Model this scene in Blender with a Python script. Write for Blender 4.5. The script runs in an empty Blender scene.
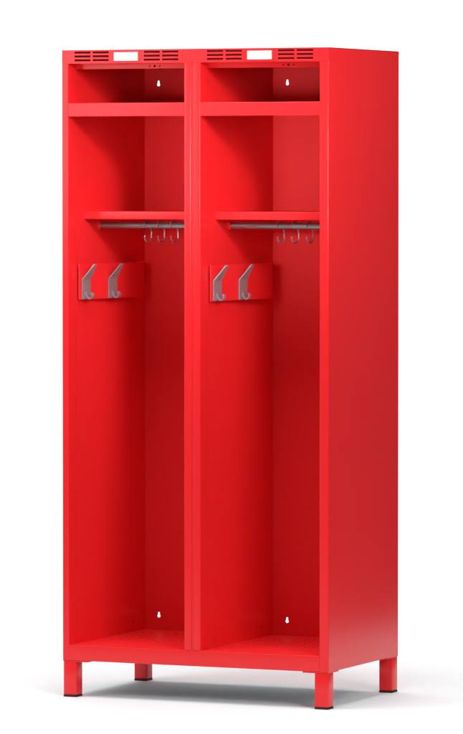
import bpy, bmesh, math
from mathutils import Vector, Matrix

# ------------------------------------------------------------------ basics
scene = bpy.context.scene
COL = scene.collection
scene.view_settings.view_transform = 'Standard'
scene.view_settings.look = 'None'
scene.view_settings.exposure = 0.0
scene.view_settings.gamma = 1.0
scene.view_settings.use_curve_mapping = False
scene.cycles.max_bounces = 10
scene.cycles.diffuse_bounces = 6
scene.cycles.glossy_bounces = 5

# overall size of the locker, metres
W, D, H = 0.8274, 0.5157, 1.850
LEG = 0.105
T = 0.0015                       # sheet thickness
FLOOR = 0.150                    # top of base rail
HEAD = 1.811                     # underside of the header


# ------------------------------------------------------------------ materials
def new_mat(name):
    m = bpy.data.materials.new(name)
    m.use_nodes = True
    nt = m.node_tree
    return m, nt, nt.nodes["Principled BSDF"]


def paint(name, col, rough=0.24, spec=0.5, peel=0.012):
    """powder coating: faint orange-peel bump and slightly uneven gloss"""
    m, nt, p = new_mat(name)
    tc = nt.nodes.new('ShaderNodeTexCoord')
    n1 = nt.nodes.new('ShaderNodeTexNoise'); n1.inputs['Scale'].default_value = 420
    n1.inputs['Detail'].default_value = 2
    n2 = nt.nodes.new('ShaderNodeTexNoise'); n2.inputs['Scale'].default_value = 5
    n2.inputs['Detail'].default_value = 4
    nt.links.new(tc.outputs['Object'], n1.inputs['Vector'])
    nt.links.new(tc.outputs['Object'], n2.inputs['Vector'])
    bp = nt.nodes.new('ShaderNodeBump'); bp.inputs['Strength'].default_value = peel
    bp.inputs['Distance'].default_value = 0.001
    nt.links.new(n1.outputs['Fac'], bp.inputs['Height'])
    nt.links.new(bp.outputs['Normal'], p.inputs['Normal'])
    mr = nt.nodes.new('ShaderNodeMapRange')
    mr.inputs['To Min'].default_value = rough - 0.03
    mr.inputs['To Max'].default_value = rough + 0.03
    nt.links.new(n2.outputs['Fac'], mr.inputs['Value'])
    nt.links.new(mr.outputs['Result'], p.inputs['Roughness'])
    mx = nt.nodes.new('ShaderNodeMix'); mx.data_type = 'RGBA'
    mx.inputs['A'].default_value = (*col, 1)
    mx.inputs['B'].default_value = (col[0] * 0.96, col[1] * 0.96, col[2] * 0.96, 1)
    nt.links.new(n2.outputs['Fac'], mx.inputs['Factor'])
    nt.links.new(mx.outputs['Result'], p.inputs['Base Color'])
    p.inputs['Specular IOR Level'].default_value = spec
    return m


def metal(name, col, rough=0.35, metallic=0.9, scale=60):
    m, nt, p = new_mat(name)
    tc = nt.nodes.new('ShaderNodeTexCoord')
    n = nt.nodes.new('ShaderNodeTexNoise'); n.inputs['Scale'].default_value = scale
    n.inputs['Detail'].default_value = 4
    nt.links.new(tc.outputs['Object'], n.inputs['Vector'])
    mr = nt.nodes.new('ShaderNodeMapRange')
    mr.inputs['To Min'].default_value = rough - 0.08
    mr.inputs['To Max'].default_value = rough + 0.08
    nt.links.new(n.outputs['Fac'], mr.inputs['Value'])
    nt.links.new(mr.outputs['Result'], p.inputs['Roughness'])
    mx = nt.nodes.new('ShaderNodeMix'); mx.data_type = 'RGBA'
    mx.inputs['A'].default_value = (*col, 1)
    mx.inputs['B'].default_value = (*[c * 0.82 for c in col], 1)
    nt.links.new(n.outputs['Fac'], mx.inputs['Factor'])
    nt.links.new(mx.outputs['Result'], p.inputs['Base Color'])
    p.inputs['Metallic'].default_value = metallic
    return m


RED = paint('red_powder_coat', (0.80, 0.0175, 0.0215), 0.22, 0.36)
INNER = paint('red_powder_coat_inside', (0.80, 0.0175, 0.0215), 0.42, 0.3)
TREAD = paint('red_powder_coat_worn', (0.80, 0.0175, 0.0215), 0.5, 0.22, 0.03)
STEEL = metal('galvanised_steel', (0.30, 0.29, 0.30), 0.36, 0.85)
ZINC = metal('zinc_hook', (0.43, 0.40, 0.43), 0.5, 0.6)
WIRE = metal('steel_wire', (0.42, 0.38, 0.39), 0.32, 0.85)
UNDER = metal('neutral_bounce_underside', (0.34, 0.35, 0.36), 0.6, 0.1, 25)  # unseen underside, made grey so light bounced below stays neutral
RUBBER = paint('black_rubber', (0.022, 0.012, 0.012), 0.6, 0.3, 0.05)
CARD = paint('white_card', (0.86, 0.86, 0.85), 0.5, 0.4, 0.02)
CAVITY_SHADE = paint('painted_cavity_shade', (0.10, 0.004, 0.005), 0.8, 0.1, 0.3)  # dark red standing in for shade inside the openings
WHITE = paint('white_backdrop', (0.82, 0.85, 0.86), 0.75, 0.15, 0.01)


# ------------------------------------------------------------------ builders
def link(name, mesh, mat, parent=None):
    mesh.materials.clear()
    mesh.materials.append(mat)
    o = bpy.data.objects.new(name, mesh)
    COL.objects.link(o)
    if parent is not None:
        o.parent = parent
    return o


def finish(name, bm, mat, parent=None, smooth=True):
    bmesh.ops.recalc_face_normals(bm, faces=bm.faces)
    me = bpy.data.meshes.new(name)
    bm.to_mesh(me)
    bm.free()
    if smooth:
        for f in me.polygons:
            f.use_smooth = True
        try:
            me.set_sharp_from_angle(angle=math.radians(32))
        except Exception:
            pass
    return link(name, me, mat, parent)


def add_box(bm, x0, x1, y0, y1, z0, z1, bev=0.0, seg=2):
    r = bmesh.ops.create_cube(bm, size=1.0)
    vs = r['verts']
    for v in vs:
        v.co = Vector((x0 if v.co.x < 0 else x1, y0 if v.co.y < 0 else y1, z0 if v.co.z < 0 else z1))
    if bev > 0:
        es = list({e for v in vs for e in v.link_edges})
        bmesh.ops.bevel(bm, geom=es, offset=bev, segments=seg, affect='EDGES', profile=0.5)


def box(name, x0, x1, y0, y1, z0, z1, mat, parent=None, bev=0.0006):
    bm = bmesh.new()
    add_box(bm, x0, x1, y0, y1, z0, z1, bev)
    return finish(name, bm, mat, parent)


def round_path(pts, radii, n=6):
    """2D polyline with its inner corners rounded"""
    out = [Vector(pts[0])]
    for i in range(1, len(pts) - 1):
        a, b, c = Vector(pts[i - 1]), Vector(pts[i]), Vector(pts[i + 1])
        r = radii[i - 1] if isinstance(radii, (list, tuple)) else radii
        d1 = (a - b).normalized(); d2 = (c - b).normalized()
        p1 = b + d1 * r; p2 = b + d2 * r
        for k in range(n + 1):
            t = k / n
            out.append((1 - t) ** 2 * p1 + 2 * t * (1 - t) * b + t * t * p2)
    out.append(Vector(pts[-1]))
    return out


def sheet(bm, path, thick, lo, hi, axis='Z', side=1):
    """bent sheet metal: a 2D path given a thickness and drawn out along an axis.
    axis Z: path in (x, y); axis X: path in (y, z)"""
    n = len(path)
    nor = []
    for i in range(n):
        a = path[max(i - 1, 0)]; b = path[min(i + 1, n - 1)]
        d = (b - a).normalized()
        nor.append(Vector((-d.y, d.x)) * side)
    inner = [p + q * thick for p, q in zip(path, nor)]

    def P(v, h):
        return (v.x, v.y, h) if axis == 'Z' else (h, v.x, v.y)
    A = [[bm.verts.new(P(v, h)) for v in path] for h in (lo, hi)]
    B = [[bm.verts.new(P(v, h)) for v in inner] for h in (lo, hi)]
    for i in range(n - 1):
        bm.faces.new((A[0][i], A[0][i + 1], A[1][i + 1], A[1][i]))
        bm.faces.new((B[0][i + 1], B[0][i], B[1][i], B[1][i + 1]))
        for k in (0, 1):
            bm.faces.new((A[k][i], B[k][i], B[k][i + 1], A[k][i + 1]))
    for i in (0, n - 1):
        bm.faces.new((A[0][i], A[1][i], B[1][i], B[0][i]))


def plate(name, outline, holes, thick, mat, parent, place, bev=0.0004):
    """flat sheet with punched holes; outline and holes are lists of (u, v). place maps (u, v, w) to (x, y, z),
    w running from 0 (front) to thick (rear)"""
    cu = bpy.data.curves.new('c', 'CURVE')
    cu.dimensions = '2D'; cu.fill_mode = 'BOTH'
    cu.extrude = thick / 2 - bev; cu.bevel_depth = bev; cu.bevel_resolution = 1; cu.offset = -bev
    for poly in [outline] + holes:
        s = cu.splines.new('POLY'); s.points.add(len(poly) - 1)
        for p, (u, v) in zip(s.points, poly):
            p.co = (u, v, 0, 1)
        s.use_cyclic_u = True
    tmp = bpy.data.objects.new('c', cu); COL.objects.link(tmp)
    dg = bpy.context.evaluated_depsgraph_get()
    me = bpy.data.meshes.new_from_object(tmp.evaluated_get(dg))
    bpy.data.objects.remove(tmp); bpy.data.curves.remove(cu)
    bm = bmesh.new(); bm.from_mesh(me); bpy.data.meshes.remove(me)
    bmesh.ops.remove_doubles(bm, verts=bm.verts, dist=1e-6)
    for v in bm.verts:
        v.co = Vector(place(v.co.x, v.co.y, v.co.z + thick / 2))
    return finish(name, bm, mat, parent, smooth=False)


def rect(u0, u1, v0, v1, r=0.0, n=4):
    if r <= 0:
        return [(u0, v0), (u1, v0), (u1, v1), (u0, v1)]
    out = []
    for cx, cy, a0 in ((u1 - r, v0 + r, -90), (u1 - r, v1 - r, 0), (u0 + r, v1 - r, 90), (u0 + r, v0 + r, 180)):
        for k in range(n + 1):
            a = math.radians(a0 + 90 * k / n)
            out.append((cx + r * math.cos(a), cy + r * math.sin(a)))
    return out


def circ(u, v, r, n=14):
    return [(u + r * math.cos(2 * math.pi * k / n), v + r * math.sin(2 * math.pi * k / n)) for k in range(n)]


def keyhole(u, v, r=0.0049, s=0.0031, hgt=0.0120):
    out = []
    a0 = math.asin(s / r)
    for k in range(21):                                  # round bottom, narrowing neck
        a = math.pi / 2 + a0 + (2 * math.pi - 2 * a0) * k / 20
        out.append((u + r * math.cos(a), v + r * math.sin(a)))
    for k in range(9):
        a = math.pi * k / 8
        out.append((u + s * math.cos(a), v + hgt - s + s * math.sin(a)))
    return out


def tube(bm, pts, r, n=10, radii=None):
    """round bar along a 3D path, ends closed"""
    pts = [Vector(p) for p in pts]
    rings = []
    ref = None
    for i, p in enumerate(pts):
        d = (pts[min(i + 1, len(pts) - 1)] - pts[max(i - 1, 0)]).normalized()
        if ref is None:
            ref = d.orthogonal().normalized()
        ref = (ref - d * ref.dot(d)).normalized()
        o = d.cross(ref)
        rr = radii[i] if radii else r
        rings.append([bm.verts.new(p + rr * (ref * math.cos(2 * math.pi * k / n) + o * math.sin(2 * math.pi * k / n)))
                      for k in range(n)])
    for a, b in zip(rings, rings[1:]):
        for k in range(n):
            bm.faces.new((a[k], a[(k + 1) % n], b[(k + 1) % n], b[k]))
    bm.faces.new(list(reversed(rings[0]))); bm.faces.new(rings[-1])


def smooth_path(pts, sub=6):
    pts = [Vector(p) for p in pts]
    out = []
    for i in range(len(pts) - 1):
        p0 = pts[max(i - 1, 0)]; p1 = pts[i]; p2 = pts[i + 1]; p3 = pts[min(i + 2, len(pts) - 1)]
        for k in range(sub):
            t = k / sub
            out.append(0.5 * ((2 * p1) + (p2 - p0) * t + (2 * p0 - 5 * p1 + 4 * p2 - p3) * t * t
                              + (3 * p1 - p0 - 3 * p2 + p3) * t ** 3))
    out.append(pts[-1])
    return out


def ribbon(bm, path, widths, thick):
    """pressed metal strip: path in (out, up), width across"""
    n = len(path)
    rows = []
    for i, p in enumerate(path):
        d = (path[min(i + 1, n - 1)] - path[max(i - 1, 0)]).normalized()
        q = Vector((d.y, -d.x)) * thick / 2
        w = widths[i] / 2
        rows.append([bm.verts.new((v.x, s, v.y)) for v, s in ((p + q, -w), (p + q, w), (p - q, w), (p - q, -w))])
    for a, b in zip(rows, rows[1:]):
        for k in range(4):
            bm.faces.new((a[k], a[(k + 1) % 4], b[(k + 1) % 4], b[k]))
    bm.faces.new(rows[0]); bm.faces.new(list(reversed(rows[-1])))


# ------------------------------------------------------------------ floor and backdrop (one white sweep)
CAM = Vector((6.01982, -12.16708, 1.5052))
AZ, PITCH = 0.4238, 0.0412
ax = Vector((-math.sin(AZ), math.cos(AZ), 0))            # the sweep runs square to the view
rt = Vector((math.cos(AZ), math.sin(AZ), 0))
mid = Vector((0.418, 0.25, 0))


def sweep(name, prof, half):
    bm = bmesh.new()
    rows = [[bm.verts.new(mid + ax * d + rt * s + Vector((0, 0, z))) for s in (-half, half - 0.55)] for d, z in prof]
    for a, b in zip(rows, rows[1:]):
        bm.faces.new((a[0], a[1], b[1], b[0]))
    me = bpy.data.meshes.new(name)
    bm.to_mesh(me); bm.free()
    for f in me.polygons:
        f.use_smooth = True
    o = link(name, me, WHITE)
    o['kind'] = 'structure'
    return o


R = 0.9
sweep('floor', [(-2.6, 0), (-1.0, 0), (1.0, 0), (2.4, 0)], 2.3)
sweep('backdrop', [(2.4 + R * math.sin(a), R - R * math.cos(a)) for a in [math.pi / 2 * k / 20 for k in range(21)]]
      + [(2.4 + R, 2.0), (2.4 + R, 3.4)], 2.3)

# ------------------------------------------------------------------ the locker
locker = bpy.data.objects.new('wardrobe_locker', None)
COL.objects.link(locker)
locker.empty_display_size = 0.2
locker['label'] = 'tall red open-front metal locker with two compartments, shelves and four short legs'
locker['category'] = 'locker'

COMP = [(0.020, 0.384), (0.434, 0.8005)]                 # the two openings
SEAM = (0.4055, 0.4115)
JAMB = 0.055


def stile(name, outer, inner, z0, z1, ro, ret):
    """front post: outer return, rounded front face, then the jamb running back"""
    s = 1 if inner > outer else -1
    bm = bmesh.new()
    path = round_path([(outer, ret), (outer, 0.0), (inner, 0.0), (inner, JAMB)], [ro, 0.0018])
    sheet(bm, path, T, z0, z1, 'Z', s)
    return finish(name, bm, RED, locker)


stile('front_post', 0.0, COMP[0][0], LEG, HEAD - 0.0003, 0.0028, 0.0046)
stile('front_post', SEAM[0], COMP[0][1], FLOOR + 0.0003, HEAD - 0.0003, 0.0026, 0.012)
stile('front_post', SEAM[1], COMP[1][0], FLOOR + 0.0003, HEAD - 0.0003, 0.0026, 0.012)
stile('front_post', W, COMP[1][1], LEG, HEAD - 0.0003, 0.0028, 0.0046)
box('joint_strip', SEAM[0] - 0.001, SEAM[1] + 0.001, 0.0030, 0.0045, FLOOR + 0.001, HEAD - 0.001, RED, locker, 0)

# outer sides, wrapped round the back edge
for x, s in ((0.0, 1), (W, -1)):
    bm = bmesh.new()
    sheet(bm, round_path([(x, 0.0049), (x, D), (x + s * 0.012, D)], 0.002), T, LEG, H - 0.0022, 'Z', -s)
    finish('side_panel', bm, RED, locker)

# inner walls: hollow sides, with a small round hole low down near the back
for i, (a, b) in enumerate(COMP):
    hole = [circ(0.434, 0.179, 0.0035)]
    for x, s in ((a - 0.0012, -1), (b + 0.0012, 1)):
        plate('inner_wall', rect(JAMB + 0.0004, D - 0.004, FLOOR - 0.001, H - 0.003),
              hole if s < 0 else [], T, INNER, locker,
              (lambda u, v, w, x=x, s=s: (x + s * w, u, v)), 0.0003)

# back panel with the keyhole fixings punched through
kh = []
for a, b in COMP:
    for u in (a + 0.044, b - 0.044):
        for v in (0.191, 1.760):
            kh.append(keyhole(u, v))
plate('back_panel', rect(0.0125, W - 0.0125, LEG + 0.002, H - 0.0025), kh, 0.0012, INNER, locker,
      lambda u, v, w: (u, D - 0.0035 + w, v), 0.0002)

# top
bm = bmesh.new()
sheet(bm, round_path([(0.0022, H), (D, H), (D, H - 0.012)], 0.002), T, 0.0003, W - 0.0003, 'X', -1)
finish('top_panel', bm, RED, locker)

# header with ventilation slots; slots in millimetres from the left
holes = []
for off in (0.0, 0.4145):
    for a, b in ((40, 90.5), (97.5, 148), (258, 308.5), (315.5, 366)):
        for zc in (1.8425, 1.8315, 1.8205):
            holes.append(rect(off + a / 1000, off + b / 1000, zc - 0.0029, zc + 0.0029, 0.0008, 3))
header = plate('header', rect(0.0002, W - 0.0002, HEAD, H - 0.0003), holes, T, RED, locker,
               lambda u, v, w: (u, w, v), 0.0005)

for a, b in ((0.030, 0.158), (0.248, 0.376), (0.4445, 0.5725), (0.6625, 0.7905)):
    box('vent_shade', a, b, 0.0045, 0.0060, HEAD + 0.003, H - 0.003, CAVITY_SHADE, header, 0)  # added dark strip, paints the cavity shade behind the slots

for a, b in COMP:
    # return under the header and the strip with the three lock holes behind it
    box('header_return', a - 0.001, b + 0.001, T + 0.0002, 0.0496, HEAD, HEAD + T, RED, locker, 0)
    c = a + 0.249
    plate('lock_strip', rect(a - 0.0008, b + 0.0008, 1.7965, H - 0.003),
          [circ(c - 0.016, 1.8035, 0.0022), circ(c, 1.8035, 0.0034), circ(c + 0.016, 1.8035, 0.0022)],
          T, RED, locker, lambda u, v, w: (u, 0.050 + w, v), 0.0003)
    box('lock_hole_shade', c - 0.026, c + 0.026, 0.0522, 0.0640, 1.7972, 1.8105, CAVITY_SHADE, locker, 0.001)  # added dark block, paints the shade seen through the lock holes

# label holders: a pressed frame on the header with a white card in it
for off in (0.0, 0.4145):
    x0, x1, z0, z1 = off + 0.165, off + 0.240, 1.8185, 1.8425
    hold = plate('label_holder', rect(x0 - 0.006, x1 + 0.006, z0 - 0.0045, z1 + 0.0035, 0.002),
                 [rect(x0, x1, z0, z1, 0.001)], 0.0016, RED, header,
                 lambda u, v, w: (u, -0.0017 + w, v), 0.0005)
    box('label_card', x0 - 0.002, x1 + 0.002, -0.0009, -0.0001, z0 - 0.002, z1 + 0.001, CARD, header, 0)

# upper compartment shelf, its rail flush with the front
for a, b in COMP:
    bm = bmesh.new()
    prof = round_path([(0.018, 1.6610), (0.0008, 1.6610), (0.0008, 1.6990), (D - 0.006, 1.6990)], [0.0014, 0.0018])
    sheet(bm, prof, T, a + 0.0003, b - 0.0003, 'X', -1)
    finish('hat_shelf', bm, RED, locker)

# lower shelf
for a, b in COMP:
    bm = bmesh.new()
    prof = round_path([(0.120, 1.3680), (0.107, 1.3680), (0.107, 1.3905), (D - 0.006, 1.3905)], [0.0014, 0.0018])
    sheet(bm, prof, T, a - 0.0008, b + 0.0008, 'X', -1)
    finish('shelf', bm, RED, locker)

# base: rail, floor plates with rows of air holes, closed underside
bm = bmesh.new()
prof = round_path([(0.020, LEG), (0.0006, LEG), (0.0006, FLOOR), (0.012, FLOOR)], [0.0018, 0.0018])
sheet(bm, prof, T, COMP[0][0] + 0.0003, COMP[1][1] - 0.0003, 'X', -1)
finish('base_rail', bm, RED, locker)
for a, b in COMP:
    hs = []
    nx = 12
    for i in range(nx):
        for j in range(7):
            hs.append(circ(a + (b - a) * (i + 1) / (nx + 1), 0.225 + j * 0.034, 0.0060, 12))
    plate('floor_panel', rect(a - 0.001, b + 0.001, 0.0125, D - 0.005), hs, T, TREAD, locker,
          lambda u, v, w: (u, v, FLOOR - w - 0.0002), 0.0003)
box('underside', 0.002, W - 0.002, 0.021, D - 0.002, LEG + 0.0004, LEG + 0.002, UNDER, locker, 0)
box('base_rail', 0.013, W - 0.013, D - 0.0018, D - 0.0003, LEG + 0.0004, FLOOR, RED, locker, 0)

# legs: square tube on a mounting plate, rubber foot
L = 0.041
for sx in (0, 1):
    for sy in (0, 1):
        x0 = 0.0015 if sx == 0 else W - 0.0015 - L
        y0 = 0.0015 if sy == 0 else D - 0.0015 - L
        bm = bmesh.new()
        add_box(bm, x0, x0 + L, y0, y0 + L, 0.006, LEG - 0.0036, 0.0028, 3)
        px0 = 0.001 if sx == 0 else W - 0.001 - 0.078
        py0 = 0.001 if sy == 0 else D - 0.001 - 0.078
        add_box(bm, px0, px0 + 0.078, py0, py0 + 0.078, LEG - 0.0038, LEG - 0.0004, 0.0006, 1)
        leg = finish('leg', bm, RED, locker)
        bm = bmesh.new()
        add_box(bm, x0 - 0.0002, x0 + L + 0.0002, y0 - 0.0002, y0 + L + 0.0002, 0.0, 0.0062, 0.0015, 2)
        finish('rubber_foot', bm, RUBBER, leg)

# hanging rods with their end cups
RY, RZ, RR = 0.198, 1.350, 0.0095
for a, b in COMP:
    bm = bmesh.new()
    tube(bm, [(a + 0.0005, RY, RZ), (a + 0.01, RY, RZ), (b - 0.01, RY, RZ), (b - 0.0005, RY, RZ)], RR, 28)
    rod = finish('hanging_rod', bm, STEEL, locker)
    for x, s in ((a - 0.001, 1), (b + 0.001, -1)):
        bm = bmesh.new()
        tube(bm, [(x, RY, RZ), (x + s * 0.003, RY, RZ), (x + s * 0.003, RY, RZ), (x + s * 0.009, RY, RZ)], 0, 24,
             [0.019, 0.019, 0.0135, 0.0128])
        finish('rod_bracket', bm, RED, rod)

# hook strips on the left wall of each compartment
Z0, Z1 = 1.137, 1.2395
for a, b in COMP:
    p = [Vector(v) for v in ((a + 0.0045, 0.0560), (a + 0.007, 0.0574), (a + 0.031, 0.440), (a - 0.001, 0.462))]
    bm = bmesh.new()
    path = round_path(p, [0.0015, 0.008], 8)
    sheet(bm, path, T, Z0, Z1, 'Z', 1)
    strip = finish('hook_strip', bm, INNER, locker)
    dirv = (p[2] - p[1]).normalized()
    for dist in (0.036, 0.192):
        c = p[1] + dirv * dist
        bm = bmesh.new()
        up = smooth_path([(0.0016, 0.000), (0.0018, 0.030), (0.0022, 0.056), (0.0085, 0.066), (0.0205, 0.083), (0.033, 0.101)], 5)
        n = len(up)
        ws = []
        for i, q in enumerate(up):
            t = q.y / 0.101
            ws.append(0.049 if t < 0.56 else 0.049 - 0.034 * (t - 0.56) / 0.44)
        ribbon(bm, up, ws, 0.0034)
        lo = smooth_path([(0.003, 0.022), (0.006, 0.008), (0.013, 0.0015), (0.021, 0.005), (0.0235, 0.013), (0.020, 0.019)], 5)
        ribbon(bm, lo, [0.013] * len(lo), 0.0036)
        bmesh.ops.recalc_face_normals(bm, faces=bm.faces)
        bmesh.ops.bevel(bm, geom=[e for e in bm.edges if len(e.link_faces) == 2 and e.calc_face_angle(0) > 1.0],
                        offset=0.0009, segments=2, affect='EDGES')
        ang = math.atan2(dirv.y, dirv.x) - math.pi / 2
        bm.transform(Matrix.Translation((c.x, c.y, Z0 + 0.001)) @ Matrix.Rotation(ang, 4, 'Z'))
        finish('coat_hook', bm, ZINC, strip)

# ------------------------------------------------------------------ loose hooks hung on the rods
TOP = RR + 0.0026
bm = bmesh.new()
pts = []
for k in range(15):                                     # round the rod, front to back
    a = math.radians(205 - 205 * k / 14)
    pts.append((0, TOP * math.cos(a), TOP * math.sin(a)))
pts += [(0, TOP + 0.002, -0.010), (0, TOP + 0.0055, -0.020)]
for k in range(17):                                     # open curl below, tip towards the front
    a = math.radians(20 - 215 * k / 16)
    pts.append((0, 0.0035 + 0.0135 * math.cos(a), -0.0335 + 0.0140 * math.sin(a)))
tube(bm, pts, 0.0020, 10, [0.0021] * (len(pts) - 1) + [0.0017])
bm.transform(Matrix.Rotation(math.radians(-22), 4, 'Z') @ Matrix.Scale(1, 4))
first = finish('hanging_hook', bm, WIRE)
WHERE = {
    (0, 0): 'bent steel hook nearest the left wall on the rod of the left compartment',
    (0, 1): 'middle of the three bent steel hooks on the rod of the left compartment',
    (0, 2): 'bent steel hook beside the centre post on the rod of the left compartment',
    (1, 0): 'leftmost of the three bent steel hooks on the rod of the right compartment',
    (1, 1): 'middle of the three bent steel hooks on the rod of the right compartment',
    (1, 2): 'rightmost of the three bent steel hooks on the rod of the right compartment',
}
for (i, k), lab in WHERE.items():
    o = first if (i, k) == (0, 0) else first.copy()
    if o is not first:
        COL.objects.link(o)
    o.location = ((0.175, 0.217, 0.259)[k] if i == 0 else (0.593, 0.637, 0.683)[k], RY, RZ)
    o.rotation_euler = (0, 0, math.radians((0, 3, -2, 2, -3, 4)[i * 3 + k]))
    o['label'] = lab
    o['category'] = 'hook'
    o['group'] = 'loose hooks hung on the locker rods'

# ------------------------------------------------------------------ light
world = bpy.data.worlds.new('World'); scene.world = world
world.use_nodes = True
bg = world.node_tree.nodes['Background']
bg.inputs['Color'].default_value = (0.95, 0.98, 1.0, 1)
bg.inputs['Strength'].default_value = 0.06


def area(name, loc, target, sx, sy, watts, col=(1, 1, 1), spread=180):
    ld = bpy.data.lights.new(name, 'AREA')
    ld.shape = 'RECTANGLE'; ld.size = sx; ld.size_y = sy
    ld.spread = math.radians(spread); ld.energy = watts; ld.color = col
    o = bpy.data.objects.new(name, ld); COL.objects.link(o)
    o.location = loc
    o.rotation_euler = (Vector(target) - Vector(loc)).to_track_quat('-Z', 'Y').to_euler()
    return o


area('key_softbox', (3.7, -2.7, 2.55), (0.4, 0.1, 0.75), 1.4, 1.4, 92)
area('front_softbox', (0.56, -2.1, 1.50), (0.42, 0.25, 1.53), 0.7, 0.25, 0.80, spread=24)
area('side_softbox', (2.5, -2.0, 2.55), (0.22, 0.14, 1.45), 0.5, 0.4, 1.5, spread=26)
area('rear_side_softbox', (2.3, 0.45, 2.45), (0.83, 0.3, 1.6), 0.7, 0.7, 11)
area('left_softbox', (-2.4, -1.9, 0.5), (0.1, 0.2, 0.05), 0.9, 0.7, 11)
area('top_softbox', (0.4, -1.1, 4.1), (0.4, -0.2, 0.0), 3.2, 2.4, 168, (0.93, 1.0, 1.0))
bl = mid + ax * 1.5 + Vector((0, 0, 3.5))
area('backdrop_softbox', bl, mid + ax * 3.1 + Vector((0, 0, 1.2)), 3.6, 0.8, 108)
# strip light whose reflection lies over the upper left of the front
area('strip_light', (-1.24, -2.0, 1.95), (-0.25, 0.0, 1.95), 1.1, 1.28, 12.5)

# ------------------------------------------------------------------ camera
cd = bpy.data.cameras.new('camera')
cd.sensor_fit = 'VERTICAL'; cd.sensor_height = 36.0
cd.lens = 4748.37 / 734 * 36.0
cd.clip_start = 0.1; cd.clip_end = 200
cam = bpy.data.objects.new('camera', cd); COL.objects.link(cam)
cam.location = CAM
fw = ax * math.cos(PITCH) - Vector((0, 0, 1)) * math.sin(PITCH)
cam.rotation_euler = fw.to_track_quat('-Z', 'Y').to_euler()
scene.camera = cam
